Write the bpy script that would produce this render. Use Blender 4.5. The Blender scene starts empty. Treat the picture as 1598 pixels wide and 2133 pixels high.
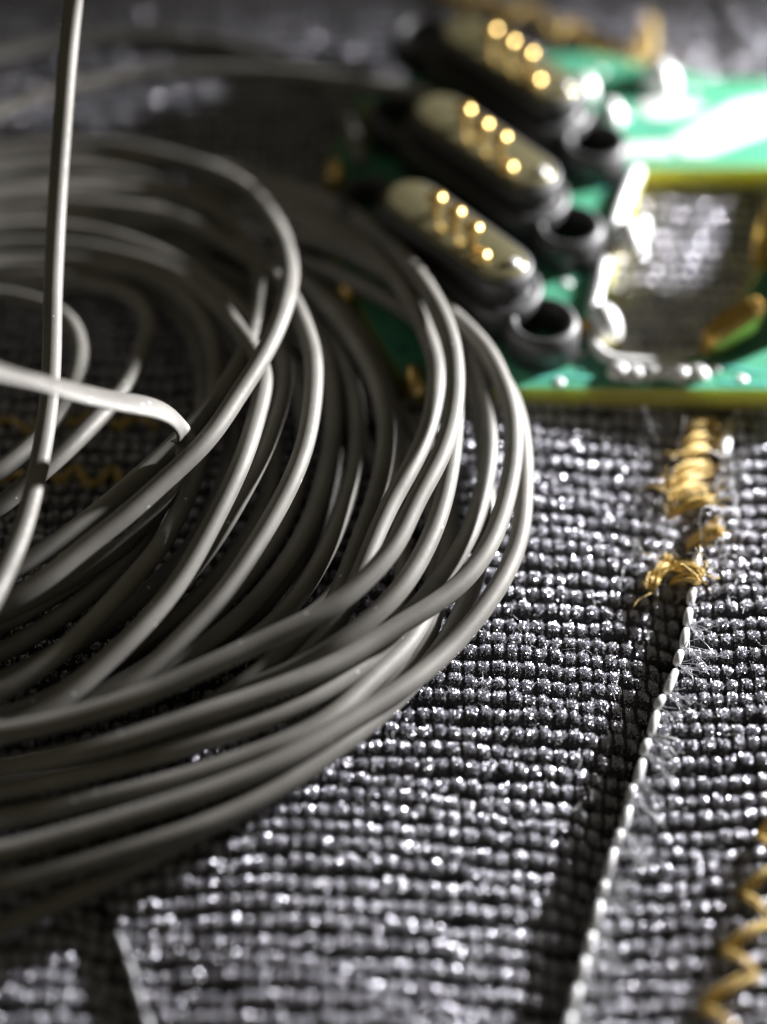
import bpy, bmesh, math, random
import numpy as np
from mathutils import Vector
random.seed(7); rng = np.random.default_rng(7)
S = bpy.context.scene
S.unit_settings.system = 'METRIC'; S.unit_settings.scale_length = 0.01      # one unit = one centimetre

# ------------------------------------------------------------------ camera
PITCH = math.radians(48.0); DIST = 10.0; FPX = 4500.0; PW, PH = 1598.0, 2133.0
CAM = Vector((0, -DIST*math.cos(PITCH), DIST*math.sin(PITCH)))
cd = bpy.data.cameras.new('camera'); cam = bpy.data.objects.new('camera', cd); S.collection.objects.link(cam)
cam.location = CAM; cam.rotation_euler = (math.pi/2-PITCH, 0, 0)
cd.sensor_fit = 'VERTICAL'; cd.sensor_height = 24.0; cd.lens = 24.0*FPX/PH
cd.clip_start = 0.1; cd.clip_end = 500
cd.dof.use_dof = True; cd.dof.focus_distance = 9.43; cd.dof.aperture_fstop = cd.lens*1e-3/(2*0.245)
cd.dof.aperture_blades = 0
S.camera = cam
S.render.resolution_x, S.render.resolution_y = 767, 1024

# ------------------------------------------------------------------ light: one small LED lamp behind right, dim room around
w = bpy.data.worlds.new('World'); S.world = w; w.use_nodes = True
bg = w.node_tree.nodes['Background']; bg.inputs[0].default_value = (1.0, 0.90, 0.64, 1); bg.inputs[1].default_value = 0.072
ld = bpy.data.lights.new('led_torch', 'SPOT'); ld.energy = 12600; ld.color = (1.0, 0.985, 1.0); ld.shadow_soft_size = 0.3
ld.spot_size = math.radians(70); ld.spot_blend = 0.7
lo = bpy.data.objects.new('led_torch', ld); lo.location = (7.3, 4.2, 2.15); S.collection.objects.link(lo)
lo.rotation_euler = (Vector((0.6, -0.5, 0.2))-lo.location).to_track_quat('-Z', 'Y').to_euler()
S.view_settings.view_transform = 'Standard'; S.view_settings.look = 'None'; S.view_settings.gamma = 1
S.view_settings.use_curve_mapping = False; S.view_settings.exposure = 0.0
S.cycles.use_denoising = True; S.cycles.use_adaptive_sampling = False
S.cycles.max_bounces = 6; S.cycles.sample_clamp_indirect = 3.0; S.cycles.caustics_reflective = False
S.cycles.filter_width = 1.3

# ------------------------------------------------------------------ helpers
FW = Vector((0, math.cos(PITCH), -math.sin(PITCH))); UP = Vector((0, math.sin(PITCH), math.cos(PITCH)))
def at(px, py, z=0.0):
    """point at height z seen at photo pixel (px, py)"""
    r = FW + Vector((1, 0, 0))*((px-PW/2)/FPX) + UP*((PH/2-py)/FPX)
    return CAM + r*((z-CAM.z)/r.z)
def link(name, me, mat=None, parent=None):
    o = bpy.data.objects.new(name, me); S.collection.objects.link(o)
    if mat and me: me.materials.append(mat)
    if parent: o.parent = parent
    return o
def mesh(name, v, f, smooth=True):
    me = bpy.data.meshes.new(name); me.from_pydata([tuple(p) for p in v], [], f); me.update()
    if smooth: me.polygons.foreach_set('use_smooth', [True]*len(me.polygons))
    return me
def tag(o, label=None, cat=None, group=None, kind=None):
    if label: o['label'] = label
    if cat: o['category'] = cat
    if group: o['group'] = group
    if kind: o['kind'] = kind
    return o
def empty(name, loc=(0, 0, 0)):
    o = bpy.data.objects.new(name, None); o.location = (0, 0, 0); o.empty_display_size = 0.2
    S.collection.objects.link(o); return o
def spline(pts, per=10, closed=False):
    """centripetal-ish Catmull-Rom through pts"""
    P = [np.array(p, float) for p in pts]; n = len(P); out = []
    g = (lambda i: P[i % n]) if closed else (lambda i: P[min(max(i, 0), n-1)])
    for i in range(n if closed else n-1):
        p0, p1, p2, p3 = g(i-1), g(i), g(i+1), g(i+2)
        d = np.linalg.norm(p2-p1)
        m1 = (p2-p0)/max(np.linalg.norm(p2-p1)+np.linalg.norm(p1-p0), 1e-6)*d
        m2 = (p3-p1)/max(np.linalg.norm(p3-p2)+np.linalg.norm(p2-p1), 1e-6)*d
        k = max(2, int(d*per))
        for j in range(k):
            t = j/k; t2 = t*t; t3 = t2*t
            out.append((2*t3-3*t2+1)*p1+(t3-2*t2+t)*m1+(-2*t3+3*t2)*p2+(t3-t2)*m2)
    if not closed: out.append(P[-1])
    return np.array(out)
def smooth_path(a, it, closed):
    for _ in range(it):
        if closed: a = (np.roll(a, 1, 0)+2*a+np.roll(a, -1, 0))/4
        else: a[1:-1] = (a[:-2]+2*a[1:-1]+a[2:])/4
    return a
def tube(path, rad, sides=16, closed=False, cap=True, round_end=False):
    path = np.asarray(path, float); n = len(path)
    if closed: T = np.roll(path, -1, 0)-np.roll(path, 1, 0)
    else: T = np.gradient(path, axis=0)
    T /= np.maximum(np.linalg.norm(T, axis=1, keepdims=True), 1e-9)
    r = np.full(n, rad) if np.isscalar(rad) else np.asarray(rad, float)
    up = np.array([0, 0, 1.0]); v = []
    for i in range(n):
        t = T[i]; a = np.cross(up, t)
        if np.linalg.norm(a) < 0.15: a = np.cross(np.array([0, 1.0, 0]), t)
        a /= np.linalg.norm(a); b = np.cross(t, a)
        for k in range(sides):
            an = 2*math.pi*k/sides; v.append(path[i]+r[i]*(math.cos(an)*a+math.sin(an)*b))
    f = []
    for i in range(n if closed else n-1):
        i2 = (i+1) % n
        for k in range(sides):
            k2 = (k+1) % sides; f.append((i*sides+k, i*sides+k2, i2*sides+k2, i2*sides+k))
    if not closed and cap:
        f.append(tuple(range(sides))[::-1]); f.append(tuple((n-1)*sides+k for k in range(sides)))
    return v, f
def merge(parts):
    V, F = [], []
    for v, f in parts:
        o = len(V); V += [tuple(p) for p in v]; F += [tuple(i+o for i in q) for q in f]
    return V, F
def loft(loops, cap_lo=True, cap_hi=True):
    n = len(loops[0]); v = [p for l in loops for p in l]; f = []
    for i in range(len(loops)-1):
        for k in range(n):
            k2 = (k+1) % n; f.append((i*n+k, i*n+k2, (i+1)*n+k2, (i+1)*n+k))
    if cap_lo: f.append(tuple(range(n))[::-1])
    if cap_hi: f.append(tuple((len(loops)-1)*n+k for k in range(n)))
    return v, f

# ------------------------------------------------------------------ materials
def mat(name, col, rough=0.5, metal=0.0, spec=0.5, bump=None, var=None, coat=0.0, sheen=0.0, rvar=None):
    m = bpy.data.materials.new(name); m.use_nodes = True; nt = m.node_tree; b = nt.nodes['Principled BSDF']
    b.inputs['Base Color'].default_value = (*col, 1); b.inputs['Roughness'].default_value = rough
    b.inputs['Metallic'].default_value = metal; b.inputs['Specular IOR Level'].default_value = spec
    b.inputs['Coat Weight'].default_value = coat; b.inputs['Coat Roughness'].default_value = 0.25
    if sheen: b.inputs['Sheen Weight'].default_value = sheen
    tc = nt.nodes.new('ShaderNodeTexCoord')
    def noise(scale, detail=4):
        n = nt.nodes.new('ShaderNodeTexNoise'); n.inputs['Scale'].default_value = scale; n.inputs['Detail'].default_value = detail
        nt.links.new(tc.outputs['Object'], n.inputs['Vector']); return n
    if var:
        n = noise(var[0]); r = nt.nodes.new('ShaderNodeValToRGB'); nt.links.new(n.outputs['Fac'], r.inputs[0])
        r.color_ramp.elements[0].position = 0.35; r.color_ramp.elements[1].position = 0.68
        r.color_ramp.elements[0].color = (*col, 1); r.color_ramp.elements[1].color = (*var[1], 1)
        nt.links.new(r.outputs[0], b.inputs['Base Color'])
    if rvar:
        n = noise(rvar[0]); mr = nt.nodes.new('ShaderNodeMapRange'); nt.links.new(n.outputs['Fac'], mr.inputs[0])
        mr.inputs[1].default_value = 0.3; mr.inputs[2].default_value = 0.7
        mr.inputs[3].default_value = rvar[1]; mr.inputs[4].default_value = rvar[2]
        nt.links.new(mr.outputs[0], b.inputs['Roughness'])
    if bump:
        n = noise(bump[0], 6); bp = nt.nodes.new('ShaderNodeBump'); bp.inputs['Strength'].default_value = bump[1]
        bp.inputs['Distance'].default_value = bump[2]
        nt.links.new(n.outputs['Fac'], bp.inputs['Height']); nt.links.new(bp.outputs[0], b.inputs['Normal'])
    return m
M_WIRE = mat('grey_wire', (0.205, 0.197, 0.178), 0.55, 0.15, 0.4, bump=(230, 0.4, 0.003), var=(3.5, (0.28, 0.27, 0.248)), rvar=(40, 0.46, 0.62))
nt_ = M_WIRE.node_tree; vo_ = nt_.nodes.new('ShaderNodeTexVoronoi'); vo_.inputs['Scale'].default_value = 9.0      # sparse pale dust specks
tc_ = [n for n in nt_.nodes if n.type == 'TEX_COORD'][0]; nt_.links.new(tc_.outputs['Object'], vo_.inputs['Vector'])
lt_ = nt_.nodes.new('ShaderNodeMath'); lt_.operation = 'LESS_THAN'; lt_.inputs[1].default_value = 0.075; nt_.links.new(vo_.outputs['Distance'], lt_.inputs[0])
mc_ = nt_.nodes.new('ShaderNodeMix'); mc_.data_type = 'RGBA'; nt_.links.new(lt_.outputs[0], mc_.inputs[0])
b_ = nt_.nodes['Principled BSDF']; nt_.links.new(b_.inputs['Base Color'].links[0].from_socket, mc_.inputs[6]); mc_.inputs[7].default_value = (0.6, 0.6, 0.58, 1)
nt_.links.new(mc_.outputs[2], b_.inputs['Base Color'])
M_FAB = mat('charcoal_knit', (0.06, 0.06, 0.072), 0.7, 0, 0.3, bump=(150, 1.0, 0.014), var=(60, (0.15, 0.15, 0.175)), sheen=0.3)
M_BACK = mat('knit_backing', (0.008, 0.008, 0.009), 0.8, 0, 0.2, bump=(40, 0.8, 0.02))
M_GLINT = mat('lustrous_fibre', (0.82, 0.82, 0.90), 0.34, 0.9)
M_SPARK = mat('bright_fibre', (0.80, 0.80, 0.87), 0.25, 1.0)
M_HAIR = mat('stray_fibre', (0.75, 0.76, 0.78), 0.35, 0.3)
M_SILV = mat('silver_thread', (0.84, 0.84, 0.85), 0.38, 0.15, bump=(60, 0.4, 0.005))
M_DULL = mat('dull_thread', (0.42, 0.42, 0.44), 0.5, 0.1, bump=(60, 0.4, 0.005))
M_GOLDT = mat('mustard_thread', (0.68, 0.47, 0.12), 0.5, 0.05, var=(40, (0.82, 0.63, 0.26)), bump=(120, 0.5, 0.004))
M_MASK = mat('green_solder_mask', (0.055, 0.36, 0.31), 0.34, 0, 0.6, var=(6, (0.085, 0.44, 0.39)), bump=(18, 0.15, 0.01), coat=0.3)
M_FR4 = mat('glass_fibre_edge', (0.93, 0.74, 0.16), 0.55, 0, 0.4, var=(9, (0.90, 0.78, 0.22)), bump=(60, 0.4, 0.006))
b_ = M_FR4.node_tree.nodes['Principled BSDF']; b_.inputs['Subsurface Weight'].default_value = 1.0
b_.inputs['Subsurface Radius'].default_value = (0.22, 0.18, 0.06); b_.inputs['Subsurface Scale'].default_value = 1.0
nt_ = M_MASK.node_tree; mx_ = nt_.nodes.new('ShaderNodeMixShader'); tr_ = nt_.nodes.new('ShaderNodeBsdfTranslucent'); mx_.inputs[0].default_value = 0.38   # the lacquer lets light through to the board core
tr_.inputs[0].default_value = (0.6, 0.98, 0.7, 1); nt_.links.new(nt_.nodes['Principled BSDF'].outputs[0], mx_.inputs[1]); nt_.links.new(tr_.outputs[0], mx_.inputs[2])
nt_.links.new(mx_.outputs[0], nt_.nodes['Material Output'].inputs[0])
M_BLACK = mat('black_plastic', (0.040, 0.039, 0.040), 0.52, 0, 0.8, bump=(30, 0.12, 0.006))
M_FACE = mat('amber_insulator', (0.20, 0.18, 0.09), 0.2, 0.45, 0.6, var=(5, (0.30, 0.275, 0.16)), coat=0.4)
M_GOLD = mat('gold_plating', (1.0, 0.70, 0.26), 0.34, 1.0)
M_BRASS = mat('brass', (0.72, 0.48, 0.14), 0.34, 1.0, bump=(20, 0.2, 0.01))
M_TIN = mat('bright_solder', (0.90, 0.90, 0.89), 0.42, 0.25, bump=(14, 0.35, 0.02))  # near-white and barely metallic, so some glare is in the colour
M_RED = mat('red_mark', (0.5, 0.02, 0.04), 0.4)

# ------------------------------------------------------------------ the knitted fabric (the surface everything rests on)
def gpts(l): return sorted([(at(x, y).y, at(x, y).x) for x, y in l])
SEAM = gpts([(1605, 560), (1570, 700), (1530, 870), (1512, 930), (1480, 1050), (1452, 1165), (1440, 1240), (1427, 1327), (1399, 1416),
             (1375, 1465), (1362, 1505), (1345, 1555), (1332, 1605), (1315, 1650), (1305, 1705), (1290, 1745), (1272, 1800),
             (1257, 1850), (1245, 1905), (1230, 1960), (1217, 2015), (1200, 2075), (1185, 2125), (1160, 2230)])
SEAM2 = gpts([(245, 1935), (262, 1990), (280, 2050), (297, 2120), (325, 2230), (210, 1850)])
sy, sx = np.array([p[0] for p in SEAM]), np.array([p[1] for p in SEAM])
s2y, s2x = np.array([p[0] for p in SEAM2]), np.array([p[1] for p in SEAM2])
def zf(x, y):
    x = np.asarray(x, float); y = np.asarray(y, float)
    d = x-np.interp(y, sy, sx)
    s = np.interp(y, [-2.0, -0.6, 0.2, 0.8, 3], [1.0, 1.0, 0.75, 0.35, 0.2])
    L = -0.13*np.exp(-(d/0.75)**2)-0.10*np.exp(-(d/0.16)**2)
    R = -0.07*np.exp(-(d/0.8)**2)
    z = np.where(d < 0, L, R)*s
    d2 = x-np.interp(y, s2y, s2x); s2 = np.interp(y, [-2.4, -1.75, -1.55], [1, 1, 0])
    z = z+s2*np.where(d2 < 0, -0.10*np.exp(-(d2/0.2)**2)-0.05*np.exp(-(d2/0.5)**2), -0.05*np.exp(-(d2/0.5)**2))
    return z+0.012*np.sin(2.1*x+1.3*y)+0.010*np.sin(3.3*y-1.7*x+1)
ROW, COL = 0.086, 0.064
X0, X1, Y0, Y1 = -3.0, 3.3, -3.0, 5.2
def rowwave(x, k): return 0.012*np.sin(1.9*x+0.6*k)+0.008*np.sin(5.3*x+1.7*k)
# backing sheet, a little below the ribs, reaching well past the frame
gx = np.concatenate([np.linspace(-14, X0, 8)[:-1], np.linspace(X0, X1, 90), np.linspace(X1, 14, 8)[1:]])
gy = np.concatenate([np.linspace(-8, Y0, 6)[:-1], np.linspace(Y0, Y1, 90), np.linspace(Y1, 18, 8)[1:]])
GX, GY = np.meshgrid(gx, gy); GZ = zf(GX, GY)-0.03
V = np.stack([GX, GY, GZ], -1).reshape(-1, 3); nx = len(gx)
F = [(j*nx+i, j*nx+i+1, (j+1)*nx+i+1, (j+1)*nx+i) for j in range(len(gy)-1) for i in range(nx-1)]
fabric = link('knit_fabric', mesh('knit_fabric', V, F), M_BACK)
tag(fabric, 'dark ribbed knit fabric with sparkling fibres under the wire coil and circuit board', 'fabric', kind='structure')

nrow = int((Y1-Y0)/ROW); ncol = int((X1-X0)/COL)
cell_amp = 0.75+0.25*rng.random((nrow+1, ncol+2)); cell_dy = rng.normal(0, 0.006, (nrow+1, ncol+2)); cell_on = rng.random((nrow+1, ncol+2))
row_ph = rng.normal(0, 0.10, nrow+1)
def colpos(x, k): return (x-X0)/COL+row_ph[k]+0.25*np.sin(x*2.3+0.15*k)+0.10*np.sin(x*17.0+2.9*k)
def rib_h(x, v, k):
    """height of rib k at x; v in -1..1 across the rib"""
    c = colpos(x, k); ci = np.clip(np.floor(c).astype(int), 0, ncol+1)
    ph = np.abs(np.sin(math.pi*c))**0.7
    return 0.050*np.clip(1-np.abs(v)**2.2, 0, 1)**0.8*(0.62+0.38*ph)*cell_amp[k, ci]
CS = np.linspace(-1, 1, 8)
for k in range(nrow):
    yk = Y0+(k+0.5)*ROW; xs = np.interp(yk, sy, sx)
    for a, b in ((X0, xs-0.012), (xs+0.006, X1)):
        n = max(4, int((b-a)/COL*6)); x = np.linspace(a, b, n)
        ci = np.clip(((x-X0)/COL).astype(int), 0, ncol+1)
        dy = cell_dy[k, ci]; dy = np.convolve(np.pad(dy, 2, 'edge'), np.ones(5)/5, 'valid')
        P = []
        for v in CS:
            y = yk+rowwave(x, k)+dy+v*ROW*0.52
            jit = rng.normal(0, 0.0055, n)
            P.append(np.stack([x+rng.normal(0, 0.002, n), y+rng.normal(0, 0.002, n), zf(x, y)+rib_h(x, v, k)-0.012+jit], -1))
        P = np.array(P).transpose(1, 0, 2).reshape(-1, 3); m = len(CS)
        F = [(i*m+j, (i+1)*m+j, (i+1)*m+j+1, i*m+j+1) for i in range(n-1) for j in range(m-1)]
        link('knit_rib', mesh('knit_rib', P, F), M_FAB, fabric)

# lustrous fibre flats lying in the rib crests: real glints under the lamp
def proj(P):
    d = P-np.array(CAM); f, u = np.array(FW), np.array(UP); dep = d@f
    return PW/2+FPX*d[:, 0]/dep, PH/2-FPX*(d@u)/dep
def fibre_flats(N, ls=1.0, sp=0.65):
    kk = rng.integers(0, nrow, N); x = rng.uniform(X0, X1, N)
    ci = np.clip(((x-X0)/COL).astype(int), 0, ncol+1)
    cc = colpos(x, kk); fr = cc-np.floor(cc); x = x-(fr-0.5)*COL*0.28
    v = np.clip(rng.normal(0.02, 0.36, N)+0.12*np.sin(x*31+kk), -0.95, 0.95)
    keep = rng.random(N) < 0.25+0.45*cell_on[kk, ci]+0.3*(0.5+0.5*np.sin(x*57+kk*2.1)*np.sin(x*23+kk))
    kk, x, v, ci = kk[keep], x[keep], v[keep], ci[keep]
    y = Y0+(kk+0.5)*ROW+rowwave(x, kk)+cell_dy[kk, ci]+v*ROW*0.52
    h = rib_h(x, v, kk); e = 1e-3
    z = zf(x, y)+h-0.012+0.005+np.abs(rng.normal(0.0, 0.005, len(x)))
    gy_ = -(rib_h(x, np.clip(v+0.08, -1, 1), kk)-rib_h(x, np.clip(v-0.08, -1, 1), kk))/(0.16*ROW*0.52)-(zf(x, y+e)-zf(x, y-e))/(2*e)*0.8
    gx_ = -(zf(x+e, y)-zf(x-e, y))/(2*e)*0.8
    gx_ = np.clip(gx_, -1.2, 1.2); gy_ = np.clip(gy_, -1.2, 1.2)
    P = np.stack([x, y, z], -1)
    px, py = proj(P); ok = (px > -120) & (px < PW+120) & (py > -150) & (py < PH+120)
    thin = ((px < 930) & (py > 560) & (py < 1450)) | (py < 620)          # under the coil and board, and far out of focus: fewer are needed
    ok &= ~thin | (rng.random(len(px)) < 0.35)
    P, gx_, gy_ = P[ok], gx_[ok], gy_[ok]; big = np.where(thin[ok], 1.25, 1.0)[:, None]*ls
    n = np.stack([gx_*0.5, gy_*0.5, np.ones(len(P))], -1)+rng.normal(0, sp, (len(P), 3)); n /= np.linalg.norm(n, axis=1, keepdims=True)
    t = rng.normal(0, 1, (len(P), 3)); t[:, 0] *= 0.8; t[:, 1] *= 1.5; t -= n*(t*n).sum(1, keepdims=True); t /= np.linalg.norm(t, axis=1, keepdims=True)
    b = np.cross(n, t)
    L = big*rng.uniform(0.0018, 0.0045, (len(P), 1)); W = big*rng.uniform(0.0011, 0.0023, (len(P), 1))
    return np.stack([P-t*L-b*W, P+t*L-b*W, P+t*L+b*W, P-t*L+b*W], 1)
for nm, Q, m in (('lustrous_fibres', fibre_flats(4100000), M_GLINT), ('bright_fibres', fibre_flats(80000, 1.05, 0.6), M_SPARK)):
    me = bpy.data.meshes.new(nm); nq = len(Q)
    me.vertices.add(nq*4); me.vertices.foreach_set('co', Q.reshape(-1).astype(np.float32))
    me.loops.add(nq*4); me.loops.foreach_set('vertex_index', np.arange(nq*4, dtype=np.int32))
    me.polygons.add(nq); me.polygons.foreach_set('loop_start', np.arange(0, nq*4, 4, dtype=np.int32)); me.update(calc_edges=True); me.validate()
    tag(link(nm, me, m, fabric), kind='stuff')

# silver seam stitches, alternating long and short, along the edge of the right panel
def gp(px, py, dz=0.0):
    p = at(px, py); z = float(zf(p.x+0.01, p.y))
    p = at(px, py, z+0.05+dz); return np.array(p)
def stitch(name, a, b, r, m, arch=0.02, plies=0):
    t = np.linspace(0, 1, 13)[:, None]; path = a*(1-t)+b*t; path[:, 2] += arch*np.sin(math.pi*t[:, 0])-0.015
    if not plies:
        rad = r*np.clip(np.sin(math.pi*np.clip(t[:, 0], 0.0, 1)), 0.0, 1)**0.22+0.002
        v, f = tube(path, rad, 10); return link(name, mesh(name, v, f), m, fabric)
    T = (b-a)/np.linalg.norm(b-a); side = np.cross(T, [0, 0, 1.0]); side /= np.linalg.norm(side)
    ps = []
    for q in range(plies):
        t2 = np.linspace(0, 1, 17); p2 = a*(1-t2[:, None])+b*t2[:, None]; p2[:, 2] += arch*np.sin(math.pi*t2)-0.012
        an = 2*math.pi*q/plies+t2*random.uniform(1.0, 2.2)+random.random()
        wob = 1.25+0.5*rng.normal()
        p2 = p2+side*(np.cos(an)*r*0.7*wob)[:, None]; p2[:, 2] += np.sin(an)*r*0.7
        ps.append(tube(p2, r*1.15/math.sqrt(plies)*.62*(0.7+0.4*np.sin(math.pi*t2)**0.4), 6))
    v, f = merge(ps); return link(name, mesh(name, v, f), m, fabric)
silver = [((1524, 872), (1505, 948)), ((1454, 1150), (1449, 1185)), ((1445, 1222), (1437, 1258)), ((1437, 1264), (1430, 1302)),
          ((1431, 1305), (1422, 1350)), ((1420, 1352), (1408, 1384)), ((1410, 1390), (1387, 1445)), ((1383, 1447), (1367, 1476)),
          ((1370, 1478), (1355, 1532)), ((1352, 1538), (1338, 1572)), ((1340, 1578), (1326, 1632)), ((1321, 1634), (1310, 1668)),
          ((1312, 1674), (1297, 1732)), ((1294, 1728), (1284, 1762)), ((1281, 1762), (1263, 1832)), ((1262, 1834), (1252, 1868)),
          ((1252, 1872), (1238, 1938)), ((1236, 1940), (1224, 1985)), ((1222, 1990), (1210, 2045)), ((1208, 2048), (1190, 2110)), ((1192, 2108), (1176, 2165)),
          ((243, 1938), (264, 1994)), ((262, 1992), (282, 2046)), ((280, 2048), (298, 2104)), ((298, 2106), (318, 2168))]
for i, (a, b) in enumerate(silver):
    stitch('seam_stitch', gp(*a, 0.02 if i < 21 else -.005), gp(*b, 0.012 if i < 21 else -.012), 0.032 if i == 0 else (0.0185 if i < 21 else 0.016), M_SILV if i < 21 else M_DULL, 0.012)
# mustard zigzag stitches: beside the board, lower right, inside the coil, and far at the back
gold = [((1430, 892), (1500, 880)), ((1425, 925), (1490, 905)), ((1418, 950), (1487, 935)), ((1405, 985), (1480, 965)), ((1393, 1010), (1478, 985)),
        ((1396, 1030), (1484, 1018)), ((1392, 1072), (1482, 1036)), ((1430, 1135), (1496, 1102)), ((1360, 1198), (1400, 1178)), ((1396, 1178), (1465, 1192)),
        ((1352, 1226), (1372, 1208)), ((1402, 1206), (1458, 1208)), ((1384, 1172), (1398, 1162))]
for a, b in gold: stitch('mustard_stitch', gp(*a, 0.06), gp(*b, 0.06), 0.024, M_GOLDT, 0.03, 9)
zig = [(1640, 1680), (1578, 1738), (1635, 1795), (1545, 1858), (1610, 1918), (1505, 1975), (1575, 2030), (1455, 2095), (1535, 2150), (1430, 2200)]
for a, b in zip(zig, zig[1:]): stitch('mustard_stitch', gp(*a, 0.01), gp(*b, 0.01), 0.019, M_GOLDT, 0.03, 8)
zig2 = [(-10, 1010), (28, 985), (70, 1000), (100, 975), (124, 1004), (158, 966), (182, 1012), (206, 1006), (236, 970), (260, 1020), (300, 978), (330, 1010)]
for a, b in zip(zig2, zig2[1:]): stitch('mustard_stitch', gp(*a), gp(*b), 0.016, M_GOLDT, 0.02, 7)
zig3 = [(-20, 890), (15, 870), (60, 900), (110, 860), (160, 885), (205, 850), (245, 890), (290, 868), (330, 892)]
for a, b in zip(zig3, zig3[1:]): stitch('mustard_stitch', gp(*a), gp(*b), 0.016, M_GOLDT, 0.02, 7)
zig4 = [(900, -25), (975, 15), (1010, -10), (1060, 45), (1110, 15), (1150, 80), (1190, 50), (1240, 120), (1290, 95), (1325, 150)]
for a, b in zip(zig4, zig4[1:]): stitch('mustard_stitch', gp(*a, 0.01), gp(*b, 0.01), 0.03, M_GOLDT, 0.03, 9)
stitch('thread_knot', gp(1340, 115, 0.05), gp(1350, 35, 0.10), 0.055, M_GOLDT, 0.05, 4)

# stray hairs around the frayed seam
hs = []
def hair(px, py, ln, up, r=0.0013, ang=None, curl=1.0):
    p = gp(px, py, random.uniform(-0.01, 0.02)); a = random.uniform(0, 2*math.pi) if ang is None else ang
    pts = [p]; d = np.array([math.cos(a), math.sin(a), up])
    for i in range(7):
        d = d+np.array([random.gauss(0, .35*curl), random.gauss(0, .35*curl), random.gauss(-0.05, .3*curl)]); d /= np.linalg.norm(d)
        pts.append(pts[-1]+d*ln/7)
    hs.append(tube(spline(pts, per=60), r, 4, cap=False))
for _ in range(150): hair(random.gauss(1430, 55), random.uniform(900, 1260), random.uniform(.06, .28), random.uniform(.0, .8))
for _ in range(60): hair(random.gauss(1480, 30), random.uniform(880, 1050), random.uniform(.08, .22), random.uniform(.2, .9))
for a, b in silver[3:21]:
    for _ in range(9): hair(b[0]+random.uniform(0, 6), b[1]+random.gauss(0, 5), random.uniform(.08, .2), .15, 0.0018, ang=math.radians(random.gauss(-38, 20)), curl=.5)
for _ in range(420):
    hair(random.uniform(500, 1598), random.uniform(880, 2133), random.uniform(.03, .10), random.uniform(.1, .6), 0.0010)
V_, F_ = merge(hs); tag(link('stray_hairs', mesh('stray_hairs', V_, F_), M_HAIR, fabric), kind='stuff')
# frayed tuft of the cut mustard thread
tf = []
for _ in range(26):
    a = gp(1436, 1134, .03)+rng.normal(0, .006, 3); b = gp(1498+random.gauss(0, 8), 1104+random.gauss(0, 14), .06+random.uniform(-.02, .04))
    m_ = (a+b)/2+rng.normal(0, .012, 3); tf.append(tube(spline([a, m_, b], per=60), 0.0042, 5))
for a, b in gold[2:7]+gold[8:12]:
    for e in (a, b):
        for _ in range(5):
            p = gp(e[0], e[1], .07)+rng.normal(0, .012, 3); q_ = p+np.array([random.gauss(0, .05), random.gauss(0, .05), random.gauss(.02, .03)])
            tf.append(tube(spline([p, (p+q_)/2+rng.normal(0, .014, 3), q_], per=60), 0.0028, 5))
V_, F_ = merge(tf); link('frayed_tuft', mesh('frayed_tuft', V_, F_), M_GOLDT, fabric)

# ------------------------------------------------------------------ circuit board with three spring-pin connectors
ZB0, ZB1 = 0.0, 0.135
board = empty('circuit_board'); tag(board, 'green circuit board with three black gold-pinned connectors behind the wire coil', 'circuit board')
def P2(px, py, z=ZB1): p = at(px, py, z); return (p.x, p.y)
outer = [P2(*p) for p in [(846, 808), (1300, 810), (1720, 813), (1720, 168), (1500, 165), (1230, 108), (930, 120), (735, 215), (655, 430), (720, 590)]]
hole = [P2(*p) for p in [(1247, 690), (1250, 712), (1260, 730), (1280, 738), (1440, 744), (1470, 738), (1490, 715), (1580, 560), (1650, 430), (1655, 352), (1630, 346), (1345, 350), (1330, 372), (1290, 500)]]
def plate(name, outer, holes, z0, z1, m, parent, smooth=False):
    bm = bmesh.new(); es = []
    for lp in [outer]+holes:
        vs = [bm.verts.new((x, y, z1)) for x, y in lp]
        es += [bm.edges.new((vs[i], vs[(i+1) % len(vs)])) for i in range(len(vs))]
    r = bmesh.ops.triangle_fill(bm, use_beauty=True, use_dissolve=False, edges=es)
    fs = [g for g in r['geom'] if isinstance(g, bmesh.types.BMFace)]
    if z0 is not None:
        ex = bmesh.ops.extrude_face_region(bm, geom=fs)
        for g in ex['geom']:
            if isinstance(g, bmesh.types.BMVert): g.co.z = z0
    bmesh.ops.recalc_face_normals(bm, faces=bm.faces)
    me = bpy.data.meshes.new(name); bm.to_mesh(me); bm.free()
    return link(name, me, m, parent)
def grow(lp, d):
    c = np.mean(np.array(lp), 0); out = []
    n = len(lp); area = sum(lp[i][0]*lp[(i+1) % n][1]-lp[(i+1) % n][0]*lp[i][1] for i in range(n)); s = 1 if area > 0 else -1
    for i in range(n):
        a, b, c2 = np.array(lp[i-1]), np.array(lp[i]), np.array(lp[(i+1) % n])
        t1 = (b-a)/np.linalg.norm(b-a); t2 = (c2-b)/np.linalg.norm(c2-b); t = t1+t2; t /= np.linalg.norm(t)
        out.append(tuple(b+s*d*np.array([t[1], -t[0]])))
    return out
plate('board_core', outer, [hole], ZB0, ZB1-0.004, M_FR4, board)
plate('solder_mask', grow(outer, -0.006), [grow(hole, 0.006)], None, ZB1, M_MASK, board)
def pad(pts, name='tinned_glare', h=0.006, m=M_TIN): return plate(name, [P2(*p) for p in pts], [], ZB1+0.001, ZB1+h, m, board)
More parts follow.
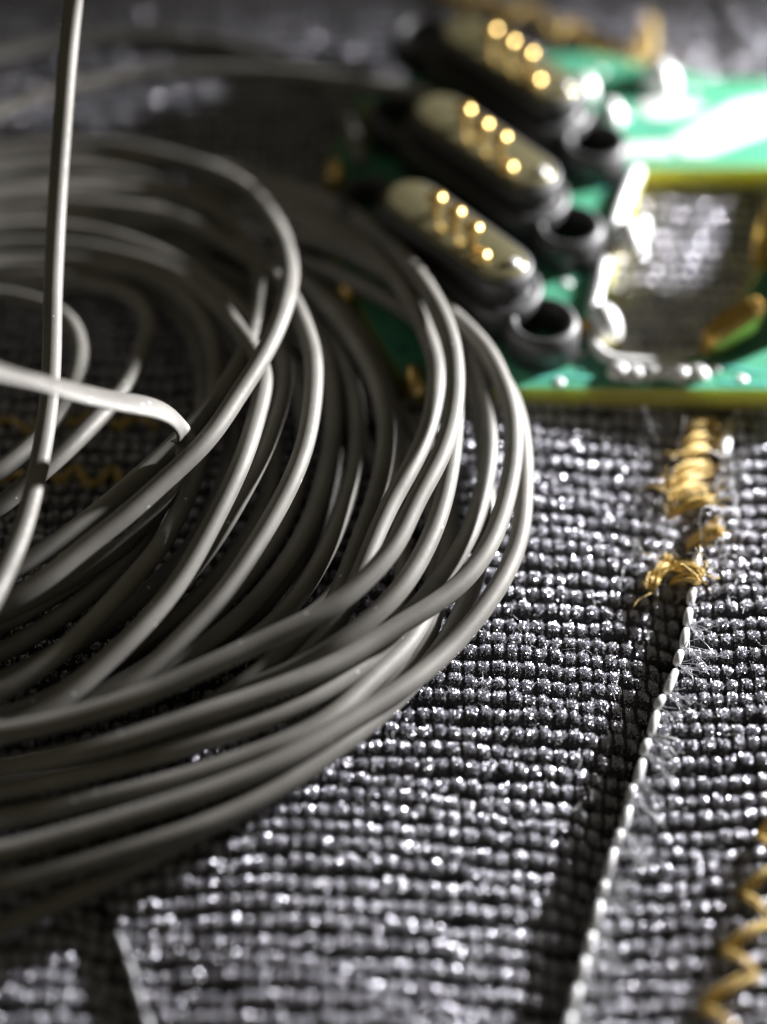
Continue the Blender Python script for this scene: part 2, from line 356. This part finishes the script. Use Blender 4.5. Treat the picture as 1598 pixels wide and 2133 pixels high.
def dome(name, px, py, rx, ry, h, m, z=ZB1, rot=0.0, parent=None):
    c = at(px, py, z); loops = []
    for a in np.linspace(0, math.pi/2*0.97, 8):
        rr = math.cos(a); zz = z+h*math.sin(a)
        loops.append([(c.x+rx*rr*math.cos(q)*math.cos(rot)-ry*rr*math.sin(q)*math.sin(rot),
                       c.y+rx*rr*math.cos(q)*math.sin(rot)+ry*rr*math.sin(q)*math.cos(rot), zz) for q in np.linspace(0, 2*math.pi, 20, endpoint=False)])
    v, f = loft(loops); return link(name, mesh(name, v, f), m, parent or board)
# copper tracks under the lacquer and plated through-holes
M_TRACK = mat('lacquered_track', (0.12, 0.50, 0.42), 0.32, 0, 0.6)
def track(pts, wd=0.022):
    for a, b in zip(pts, pts[1:]):
        A, B = np.array(P2(*a)), np.array(P2(*b)); t = (B-A)/np.linalg.norm(B-A); n = np.array([-t[1], t[0]])*wd/2
        plate('copper_track', [tuple(A-n), tuple(B-n), tuple(B+n), tuple(A+n)], [], None, ZB1+0.004, M_TRACK, board)
for tr in ([(1095, 790), (1180, 782), (1250, 790)], [(1210, 570), (1175, 560), (1165, 520)], [(1236, 590), (1200, 585)], [(1225, 390), (1260, 395), (1285, 350)],
           [(1210, 775), (1225, 745), (1240, 770)], [(1470, 770), (1520, 765), (1598, 780)], [(1500, 795), (1600, 797)], [(1250, 180), (1300, 190), (1340, 180)], [(1300, 260), (1370, 262), (1390, 280)]):
    track(tr)
for x, y in ((1165, 795), (1198, 700), (1212, 560), (1180, 590), (1232, 372), (1300, 240), (1250, 150), (1490, 768), (1545, 790), (1440, 190)):
    dome('plated_hole', x, y, 0.028, 0.028, 0.010, M_TIN)
# pale bead standing in for the white glare along the cut-out rim
pth = smooth_path(spline([np.array(at(x, y, ZB1+.012)) for x, y in ((1326, 356), (1312, 385), (1290, 440), (1272, 500), (1252, 580), (1236, 650), (1232, 700), (1242, 732), (1268, 750), (1340, 757), (1430, 762))], per=30), 4, False)
v, f = tube(pth, 0.034, 12); link('rim_glare_bead', mesh('rim_glare_bead', v, f), M_TIN, board)
# pale tinned areas on the far arm, cut to the shape of the glare
pad([(1300, 300), (1400, 296), (1400, 326), (1300, 328)])
pad([(1418, 326), (1470, 326), (1640, 262), (1640, 196), (1530, 214), (1400, 290)])
pad([(1330, 215), (1395, 205), (1480, 225), (1400, 248), (1345, 245)])
for x, y in ((1290, 778), (1322, 782), (1354, 778), (1386, 776), (1416, 782), (1452, 780)):
    dome('solder_pad', x, y, 0.062, 0.058, 0.05, M_TIN)
# solder tails beside each connector
for x, y, s in ((1258, 655, 1.0), (1308, 480, 1.05), (1376, 145, 1.1), (1272, 222, 0.8), (1216, 168, 0.8)):
    dome('solder_joint', x, y+28*s, 0.085*s, 0.12*s, 0.13*s, M_TIN, rot=0.3)
dome('solder_joint', 1335, 490, 0.05, 0.06, 0.12, M_TIN); dome('solder_joint', 1220, 690, 0.06, 0.05, 0.07, M_BRASS)
dome('solder_joint', 1212, 738, 0.025, 0.02, 0.012, M_TIN)
# gold castellations along the shaded left edge
for x, y in ((772, 275), (700, 390), (724, 612), (862, 800)):
    dome('edge_contact', x, y, 0.06, 0.10, 0.10 if y > 500 else 0.17, M_GOLD)
dome('solder_joint', 832, 725, 0.03, 0.03, 0.03, M_MASK)
# brass terminals and a black part on the right arm
def bar(name, a, b, wdt, h, m, lift=0.0):
    A, B = np.array(at(*a, ZB1)), np.array(at(*b, ZB1)); T = B-A; L = np.linalg.norm(T); T /= L; N = np.array([-T[1], T[0], 0])
    prof = [(-.5, 0), (-.5, .7), (-.36, 1), (.36, 1), (.5, .7), (.5, 0)]; loops = []
    for t, s in ((0, .55), (.06, .8), (.2, 1), (.8, 1), (.94, .8), (1, .55)):
        c = A+T*L*t; loops.append([tuple(c+N*wdt*u*s+np.array([0, 0, lift*t+h*w_*(.6+.4*s)])) for u, w_ in prof])
    v, f = loft(loops); return link(name, mesh(name, v, f, False), m, board)
bar('brass_terminal', (1465, 735), (1575, 690), 0.13, 0.13, M_BRASS, 0.10)
bar('brass_terminal', (1585, 560), (1640, 470), 0.16, 0.26, M_BRASS, 0.10)
bar('black_component', (1645, 690), (1715, 480), 0.24, 0.26, M_BLACK)

# connectors
def stadium(c, u, L, W, z, n=10):
    u = np.array(u); v = np.array([-u[1], u[0]]); h = max(L/2-W/2, 0); out = []
    for s, a0 in ((1, -math.pi/2), (-1, math.pi/2)):
        for a in np.linspace(a0, a0+math.pi, n):
            p = np.array(c)+u*(s*h+W/2*math.cos(a))+v*(W/2*math.sin(a)); out.append((p[0], p[1], z))
    return out
def solid(name, c, u, L, W, z0, z1, bev, m, parent):
    loops = [stadium(c, u, L, W, z0)]
    for a in np.linspace(0, math.pi/2, 5):
        d = bev*(1-math.cos(a)); loops.append(stadium(c, u, L-2*d, W-2*d, z1-bev+bev*math.sin(a)))
    v, f = loft(loops); me = mesh(name, v, f); o = link(name, me, m, parent)
    return o
def ring(name, c, ro, ri, z0, z1, m, parent):
    prof = [(ri, z0), (ro, z0), (ro, z1-.05), (ro-.012, z1-.018), (ro-.03, z1-.002), (ri+.025, z1), (ri+.008, z1-.012), (ri, z1-.035)]
    n = 40; loops = []
    for r, z in prof+[prof[0]]: loops.append([(c[0]+r*math.cos(a), c[1]+r*math.sin(a), z) for a in np.linspace(0, 2*math.pi, n, endpoint=False)])
    v, f = loft(loops, False, False); return link(name, mesh(name, v, f), m, parent)
ZF = 0.50
def connector(l_end, r_end, ear, pins):
    A, B, E = np.array(at(*l_end, ZF))[:2], np.array(at(*r_end, ZF))[:2], np.array(at(*ear, 0.32))[:2]
    u = (B-A)/np.linalg.norm(B-A); c = (A+B)/2; L = np.linalg.norm(B-A)+0.26
    body = solid('connector', c, u, L+0.18, 0.43, ZB1, 0.34, 0.03, M_BLACK, board)
    solid('shell', c, u, L+0.06, 0.335, 0.34, ZF-0.02, 0.03, M_BLACK, body)
    solid('contact_face', c, u, L, 0.265, ZF-0.03, ZF, 0.02, M_FACE, body)
    E2 = A-(E-B)
    for e, s in ((E, B), (E2, A)):
        ring('mounting_ear', e, 0.185, 0.118, ZB1, 0.32, M_BLACK, body)
        d = e-s; n = np.linalg.norm(d); d = d/n; q = np.array([-d[1], d[0]])   # curved web from the body down to the ear
        loops = []
        for t, zt, hw in ((-.06, .45, .12), (.05, .44, .12), (.10, .40, .11), (.14, .36, .10), (.19, .335, .10), (n-.16, .315, .11), (n-.12, .305, .10)):
            p = s+d*(t if t < .15 else min(t, n-.12)); loops.append([(p[0]-q[0]*hw, p[1]-q[1]*hw, ZB1), (p[0]+q[0]*hw, p[1]+q[1]*hw, ZB1),
                (p[0]+q[0]*hw, p[1]+q[1]*hw, zt-.03), (p[0]+q[0]*hw*.6, p[1]+q[1]*hw*.6, zt), (p[0]-q[0]*hw*.6, p[1]-q[1]*hw*.6, zt), (p[0]-q[0]*hw, p[1]-q[1]*hw, zt-.03)])
        v, f = loft(loops); link('web', mesh('web', v, f), M_BLACK, body)
    for px, py, h in pins:
        p = at(px, py, ZF+h); loops = []
        for r, z in ((.022, ZF), (.022, ZF+.004), (.022, ZF+.008), (.022, ZF+max(h-.06, .01)), (.044, ZF+h-.044), (.047, ZF+h-.034), (.045, ZF+h-.021), (.038, ZF+h-.010), (.026, ZF+h-.003), (.010, ZF+h-.0005), (.001, ZF+h)):
            loops.append([(p.x+r*math.cos(a), p.y+r*math.sin(a), z) for a in np.linspace(0, 2*math.pi, 20, endpoint=False)])
        v, f = loft(loops); link('spring_pin', mesh('spring_pin', v, f), M_GOLD, body)
    dome('solder_joint', r_end[0]+28, r_end[1]+8, 0.03, 0.03, 0.02, M_TIN, ZF, parent=body)
connector((856, 408), (1042, 540), (1130, 664), [(908, 402, .14), (948, 432, .14), (985, 465, .14), (1001, 522, .05)])
connector((916, 226), (1102, 350), (1186, 466), [(968, 218, .14), (1005, 248, .14), (1043, 275, .14), (1056, 338, .05)])
connector((972, 62), (1152, 172), (1240, 290), [(1023, 50, .14), (1060, 75, .14), (1098, 100, .14), (1114, 156, .05)])

# ------------------------------------------------------------------ the coil of grey wire
WR = 0.0435
coil = empty('wire_coil'); tag(coil, 'loose coil of grey matte wire lying on the knit fabric', 'wire coil')
TURNS = {
 'A': [(-30, 318, .30), (100, 305, .32), (219, 302, .35), (375, 334, .42), (494, 378, .5), (550, 431, .58), (585, 488, .64), (603, 550, .68), (603, 597, .7), (591, 644, .71), (572, 697, .71), (541, 754, .7), (494, 825, .68), (431, 919, .66), (329, 1013, .64), (250, 1085, .63), (188, 1129, .62), (94, 1208, .6), (0, 1262, .58), (-40, 1285, .57)],
 'A2': [(-30, 365, .22), (150, 352, .25), (330, 382, .3), (450, 440, .36), (520, 520, .42), (545, 600, .45), (530, 690, .48), (480, 790, .5), (400, 890, .5), (300, 985, .5), (200, 1070, .5), (120, 1130, .5), (40, 1180, .5), (-30, 1215, .5)],
 'DC': [(-30, 425, .3), (80, 422, .3), (156, 425, .32), (282, 438, .35), (375, 457, .38), (438, 488, .4), (500, 525, .43), (572, 578, .46), (613, 632, .5), (638, 691, .52), (653, 738, .53), (654, 794, .54), (650, 850, .54), (638, 919, .54), (613, 991, .53), (578, 1060, .52), (535, 1132, .5), (463, 1240, .48), (407, 1300, .46), (344, 1366, .44), (282, 1419, .42), (219, 1460, .4), (120, 1503, .34), (0, 1529, .3), (-30, 1534, .3)],
 'EB2': [(-30, 480, .28), (100, 475, .28), (219, 491, .3), (313, 522, .32), (407, 569, .36), (469, 619, .4), (530, 670, .43), (575, 715, .45), (592, 760, .46), (591, 800, .47), (575, 863, .47), (550, 938, .46), (519, 1000, .45), (480, 1070, .43), (430, 1150, .41), (391, 1195, .4), (270, 1330, .38), (150, 1430, .34), (50, 1500, .3), (-30, 1545, .28)],
 'EB1': [(-30, 515, .24), (100, 512, .25), (219, 525, .28), (340, 560, .33), (430, 615, .4), (500, 690, .48), (540, 750, .53), (552, 800, .56), (541, 841, .57), (525, 903, .58), (503, 966, .58), (469, 1038, .57), (425, 1122, .55), (375, 1210, .52), (313, 1288, .5), (235, 1366, .48), (156, 1438, .45), (94, 1485, .43), (0, 1535, .4), (-30, 1550, .4)],
 'F': [(-30, 548, .2), (100, 545, .22), (250, 552, .26), (344, 588, .3), (407, 641, .34), (440, 697, .37), (450, 760, .38), (447, 831, .39), (435, 888, .4), (415, 960, .4), (390, 1030, .42), (354, 1106, .44), (329, 1147, .45), (266, 1216, .45), (188, 1303, .44), (125, 1360, .43), (63, 1407, .42), (0, 1444, .4), (-30, 1462, .4)],
 'H': [(-30, 578, .15), (94, 578, .18), (188, 588, .2), (250, 604, .22), (290, 628, .24), (310, 660, .27), (312, 690, .3), (297, 725, .34), (282, 772, .38), (260, 810, .41), (188, 888, .45), (125, 950, .46), (60, 1005, .46), (0, 1055, .46), (-30, 1080, .45)],
 'I': [(-30, 612, .2), (0, 616, .2), (78, 632, .24), (135, 660, .3), (160, 697, .36), (168, 740, .42), (160, 785, .48), (140, 838, .52), (110, 885, .54), (70, 925, .55), (19, 966, .55), (-30, 1005, .55)],
 'M': [(-30, 345, .2), (200, 335, .25), (400, 345, .3), (550, 372, .36), (650, 403, .4), (713, 431, .43), (775, 475, .46), (838, 532, .5), (888, 597, .53), (928, 672, .55), (945, 731, .56), (950, 788, .56), (947, 850, .56), (932, 919, .57), (903, 982, .57), (856, 1060, .57), (838, 1115, .57), (775, 1195, .57), (697, 1263, .57), (619, 1303, .57), (525, 1347, .57), (447, 1382, .57), (375, 1415, .56), (282, 1454, .56), (188, 1485, .55), (94, 1510, .55), (0, 1529, .55), (-30, 1534, .55)],
 'N': [(-30, 400, .2), (200, 385, .22), (420, 395, .26), (600, 425, .3), (700, 465, .33), (769, 513, .36), (807, 560, .38), (854, 622, .41), (888, 691, .43), (905, 740, .44), (912, 790, .45), (906, 838, .45), (888, 907, .45), (856, 975, .45), (810, 1054, .44), (775, 1135, .42), (745, 1210, .4), (715, 1275, .37), (675, 1330, .34), (630, 1378, .32), (570, 1425, .3), (480, 1498, .28), (350, 1566, .26), (188, 1610, .24), (0, 1645, .23), (-30, 1652, .23)],
 'R': [(-30, 440, .2), (200, 440, .2), (400, 470, .22), (560, 540, .25), (640, 600, .27), (700, 657, .29), (735, 706, .3), (775, 772, .31), (798, 841, .31), (806, 903, .31), (800, 960, .31), (785, 1028, .31), (765, 1085, .3), (740, 1150, .29), (705, 1240, .28), (660, 1313, .28), (603, 1350, .28), (541, 1400, .27), (478, 1447, .26), (380, 1500, .25), (200, 1558, .23), (0, 1601, .22), (-30, 1607, .22)],
 'Q': [(-30, 500, .12), (250, 505, .14), (450, 560, .15), (600, 640, .16), (680, 700, .18), (725, 770, .2), (742, 850, .2), (745, 920, .2), (736, 990, .2), (715, 1060, .2), (688, 1130, .2), (650, 1200, .2), (600, 1270, .2), (520, 1340, .2), (420, 1396, .2), (282, 1456, .2), (94, 1511, .2), (-30, 1535, .2)],
 'Q2': [(-30, 560, .1), (200, 560, .1), (420, 580, .1), (560, 640, .1), (640, 710, .1), (688, 800, .1), (700, 900, .1), (690, 1000, .1), (660, 1100, .1), (600, 1200, .1), (530, 1280, .1), (420, 1350, .1), (250, 1430, .1), (80, 1490, .1), (-30, 1520, .1)],
 'S': [(-30, 470, .12), (300, 480, .12), (550, 540, .14), (680, 620, .17), (765, 720, .2), (803, 803, .18), (822, 894, .14), (826, 966, .12), (812, 1040, .12), (780, 1110, .12), (735, 1190, .12), (680, 1260, .12), (600, 1320, .12), (520, 1440, .12), (300, 1528, .12), (125, 1577, .12), (-30, 1607, .12)],
 'T': [(-30, 430, .16), (300, 420, .18), (560, 430, .22), (680, 475, .25), (780, 525, .27), (880, 600, .28), (944, 663, .28), (966, 694, .28), (991, 750, .28), (1010, 813, .27), (1019, 875, .25), (1021, 929, .24), (1014, 991, .23), (1000, 1050, .22), (980, 1110, .22), (945, 1170, .22), (900, 1228, .22), (830, 1310, .22), (744, 1395, .24), (650, 1455, .26), (556, 1498, .28), (400, 1551, .3), (338, 1571, .3), (188, 1609, .3), (0, 1650, .3), (-30, 1656, .3)],
 'U': [(-30, 455, .25), (300, 440, .27), (600, 455, .3), (780, 535, .35), (900, 620, .38), (969, 681, .39), (1013, 725, .39), (1044, 788, .38), (1066, 850, .36), (1072, 913, .35), (1068, 975, .34), (1055, 1038, .34), (1029, 1120, .34), (982, 1194, .34), (919, 1250, .35), (841, 1297, .36), (763, 1344, .37), (713, 1378, .38), (619, 1419, .4), (525, 1454, .41), (400, 1495, .42), (250, 1544, .42), (125, 1576, .42), (0, 1601, .42), (-30, 1607, .42)],
 'L': [(-30, 410, .24), (300, 395, .26), (560, 400, .3), (720, 450, .34), (840, 550, .38), (905, 640, .4), (935, 720, .42), (945, 800, .43), (947, 880, .43), (940, 960, .43), (928, 1030, .43), (912, 1085, .43), (885, 1147, .43), (838, 1225, .43), (775, 1288, .42), (713, 1335, .41), (650, 1378, .38), (590, 1408, .34), (520, 1435, .31), (400, 1494, .28), (200, 1558, .25), (0, 1601, .24), (-30, 1607, .24)],
 'V': [(-30, 480, .2), (300, 470, .22), (650, 500, .27), (850, 600, .3), (969, 700, .3), (1035, 775, .3), (1070, 835, .28), (1086, 900, .25), (1092, 960, .23), (1092, 1020, .22), (1083, 1120, .2), (1050, 1203, .2), (997, 1282, .2), (935, 1354, .2), (856, 1422, .22), (778, 1472, .24), (682, 1530, .27), (600, 1580, .29), (451, 1643, .31), (300, 1692, .32), (150, 1737, .32), (0, 1778, .32), (-30, 1786, .32)],
 'X': [(-30, 540, .12), (300, 530, .12), (560, 600, .12), (700, 700, .12), (780, 800, .11), (850, 880, .1), (915, 980, .1), (940, 1100, .11), (910, 1230, .13), (850, 1345, .16), (790, 1400, .18), (740, 1450, .2), (690, 1497, .21), (600, 1545, .22), (480, 1590, .22), (375, 1624, .22), (150, 1676, .22), (0, 1706, .22), (-30, 1712, .22)],
 'Y': [(-30, 520, .12), (300, 510, .13), (600, 540, .2), (800, 620, .27), (900, 690, .27), (960, 760, .26), (992, 830, .2), (1005, 920, .12), (1012, 1010, .1), (1010, 1120, .1), (985, 1220, .1), (940, 1320, .1), (870, 1410, .1), (790, 1490, .11), (700, 1560, .13), (600, 1628, .15), (500, 1683, .17), (394, 1730, .19), (300, 1759, .2), (188, 1793, .2), (0, 1845, .2), (-30, 1853, .2)],
 'F3': [(-30, 570, .14), (150, 565, .15), (300, 595, .17), (390, 680, .2), (425, 790, .24), (415, 900, .27), (380, 1000, .29), (320, 1105, .3), (215, 1215, .3), (105, 1300, .3), (0, 1362, .3), (-30, 1378, .3)],
 'V2': [(-30, 575, .1), (300, 565, .1), (560, 640, .1), (700, 740, .1), (790, 850, .1), (865, 960, .1), (905, 1080, .1), (905, 1210, .1), (885, 1310, .1), (840, 1400, .1), (755, 1492, .1), (650, 1562, .1), (520, 1618, .1), (380, 1668, .1), (200, 1722, .1), (0, 1776, .1), (-30, 1784, .1)],
 'V3': [(-30, 605, .1), (250, 605, .1), (470, 670, .1), (620, 770, .1), (730, 880, .1), (800, 1000, .1), (835, 1120, .1), (840, 1240, .1), (815, 1360, .1), (735, 1455, .1), (620, 1522, .1), (480, 1590, .1), (300, 1644, .1), (100, 1688, .1), (-30, 1712, .1)],
 'G1': [(-30, 600, .1), (200, 600, .1), (380, 640, .1), (500, 740, .1), (560, 850, .1), (575, 950, .1), (550, 1060, .1), (490, 1160, .1), (400, 1260, .1), (290, 1350, .1), (150, 1430, .1), (-30, 1500, .1)],
 'G2': [(-30, 590, .12), (200, 590, .12), (330, 620, .13), (430, 720, .15), (475, 840, .17), (482, 950, .18), (452, 1050, .19), (392, 1150, .2), (300, 1240, .2), (190, 1320, .2), (60, 1390, .2), (-30, 1430, .2)],
 'G3': [(-30, 530, .14), (250, 530, .15), (440, 590, .16), (560, 690, .17), (615, 800, .18), (635, 900, .18), (625, 1000, .18), (588, 1100, .18), (528, 1190, .18), (440, 1285, .18), (330, 1375, .18), (180, 1460, .17), (-30, 1530, .16)],
 'G4': [(-30, 560, .2), (150, 556, .21), (300, 580, .23), (400, 660, .26), (445, 760, .28), (440, 870, .3), (400, 970, .31), (330, 1070, .32), (230, 1165, .32), (110, 1240, .32), (-30, 1310, .32)],
 'G5': [(-30, 450, .16), (250, 455, .18), (450, 505, .2), (590, 600, .22), (660, 700, .23), (690, 800, .24), (692, 900, .24), (675, 1000, .24), (640, 1100, .24), (585, 1190, .23), (510, 1275, .22), (410, 1355, .21), (270, 1430, .2), (100, 1500, .19), (-30, 1540, .18)],
 'Z': [(-30, 585, .1), (250, 590, .1), (500, 650, .1), (650, 740, .1), (760, 840, .1), (850, 950, .1), (905, 1060, .1), (920, 1180, .1), (900, 1300, .1), (845, 1410, .1), (760, 1505, .1), (660, 1590, .1), (560, 1655, .1), (450, 1712, .1), (340, 1770, .1), (225, 1830, .1), (113, 1885, .1), (0, 1935, .1), (-40, 1952, .1)],
}
LEADS = {   # loose ends of the same wire
 'K': [(172, -260, 2.25), (165, -120, 1.95), (153, 0, 1.7), (140, 130, 1.5), (131, 250, 1.32), (122, 375, 1.15), (115, 500, 1.0), (110, 625, .9), (108, 750, .82), (103, 835, .78), (91, 919, .75), (76, 997, .73), (62, 1053, .72), (47, 1107, .71), (28, 1154, .71), (5, 1205, .71), (-50, 1300, .72), (-200, 1420, .7), (-420, 1480, .6)],
 'J': [(-700, 700, 1.9), (-400, 700, 2.0), (-130, 742, 1.85), (0, 775, 1.6), (94, 800, 1.35), (188, 825, 1.15), (266, 841, 1.0), (329, 850, .9), (360, 863, .82), (379, 885, .74), (388, 913, .66), (387, 945, .57), (372, 1000, .46), (340, 1060, .4), (280, 1120, .37), (190, 1180, .36), (80, 1240, .36), (-30, 1290, .36), (-300, 1360, .36)],
 'AA': [(-700, 620, .25), (-450, 400, .25), (-200, 300, .25), (0, 231, .25), (113, 191, .28), (281, 155, .3), (450, 148, .32), (563, 152, .33), (650, 160, .35), (732, 170, .36), (861, 190, .36), (930, 212, .34), (985, 245, .30)],
 'BB': [(-700, 500, .1), (-450, 280, .1), (-200, 170, .1), (-40, 125, .1), (100, 92, .1), (300, 75, .1), (450, 88, .1), (563, 117, .1), (640, 150, .12), (690, 190, .2), (730, 260, .25), (750, 340, .25)],
}
def smooth_turn(a, it, closed): return smooth_path(a, it, closed)
for k, pts in TURNS.items():
    P = [np.array(at(x, y, .1+(z-.1)*float(np.interp(y, [300, 480, 640, 950, 1400, 1600], [.35, .55, 1.0, 1.0, .66, .5])))) for x, y, z in pts]
    if k in ('N', 'R', 'L', 'Q', 'S', 'Q2', 'G3', 'G5', 'V2', 'V3', 'G1', 'G2'):      # these run lowest at the front
        P = [np.array(at(x, y, min(p[2], float(np.interp(y, [1340, 1500], [1.0, .088]))))) for p, (x, y, z) in zip(P, pts)]
    elif k in ('U', 'T', 'X', 'V', 'Y', 'M'):
        P = [np.array(at(x, y, p[2]+float(np.interp(y, [1350, 1550], [0, .045])))) for p, (x, y, z) in zip(P, pts)]
    a, b = P[-1], P[0]; c = (a+b)/2; r = (a-b)/2; R = np.linalg.norm(r[:2]); left = np.array([-1.0, 0, 0])
    zz = (a[2]+b[2])/2; sc = random.uniform(0.75, 0.95)
    for q in (30, 60, 90, 120, 150):
        t = math.radians(q); p = c+r*math.cos(t)+left*R*sc*math.sin(t); p[2] = max(a[2]*(1-q/180)+b[2]*q/180, .1); P.append(p)
    path = smooth_path(spline(P, per=26, closed=True), 10, True)
    v, f = tube(path, WR, 18, closed=True); link('wire_turn', mesh('wire_turn', v, f), M_WIRE, coil)
for k, pts in LEADS.items():
    path = smooth_path(spline([np.array(at(*p)) for p in pts], per=26), 8, False)
    if k == 'J':      # this end is pressed flat and twists as it dives into the coil
        n = len(path); T = np.gradient(path, axis=0); T /= np.linalg.norm(T, axis=1, keepdims=True); loops = []
        for i in range(n):
            s_ = i/(n-1); a_ = np.cross([0, 0, 1.0], T[i]); a_ /= np.linalg.norm(a_); b_ = np.cross(T[i], a_)
            tw = math.radians(np.interp(s_, [0, .5, .62, .72, 1], [14, 14, 24, 95, 95])); A_ = math.cos(tw)*a_+math.sin(tw)*b_; B_ = -math.sin(tw)*a_+math.cos(tw)*b_
            loops.append([tuple(path[i]+.060*math.cos(q)*A_+.017*math.sin(q)*B_) for q in np.linspace(0, 2*math.pi, 18, endpoint=False)])
        v, f = loft(loops); link('flattened_wire_end', mesh('flattened_wire_end', v, f), M_WIRE, coil); continue
    v, f = tube(path, WR, 18); link('loose_wire_end', mesh('loose_wire_end', v, f), M_WIRE, coil)
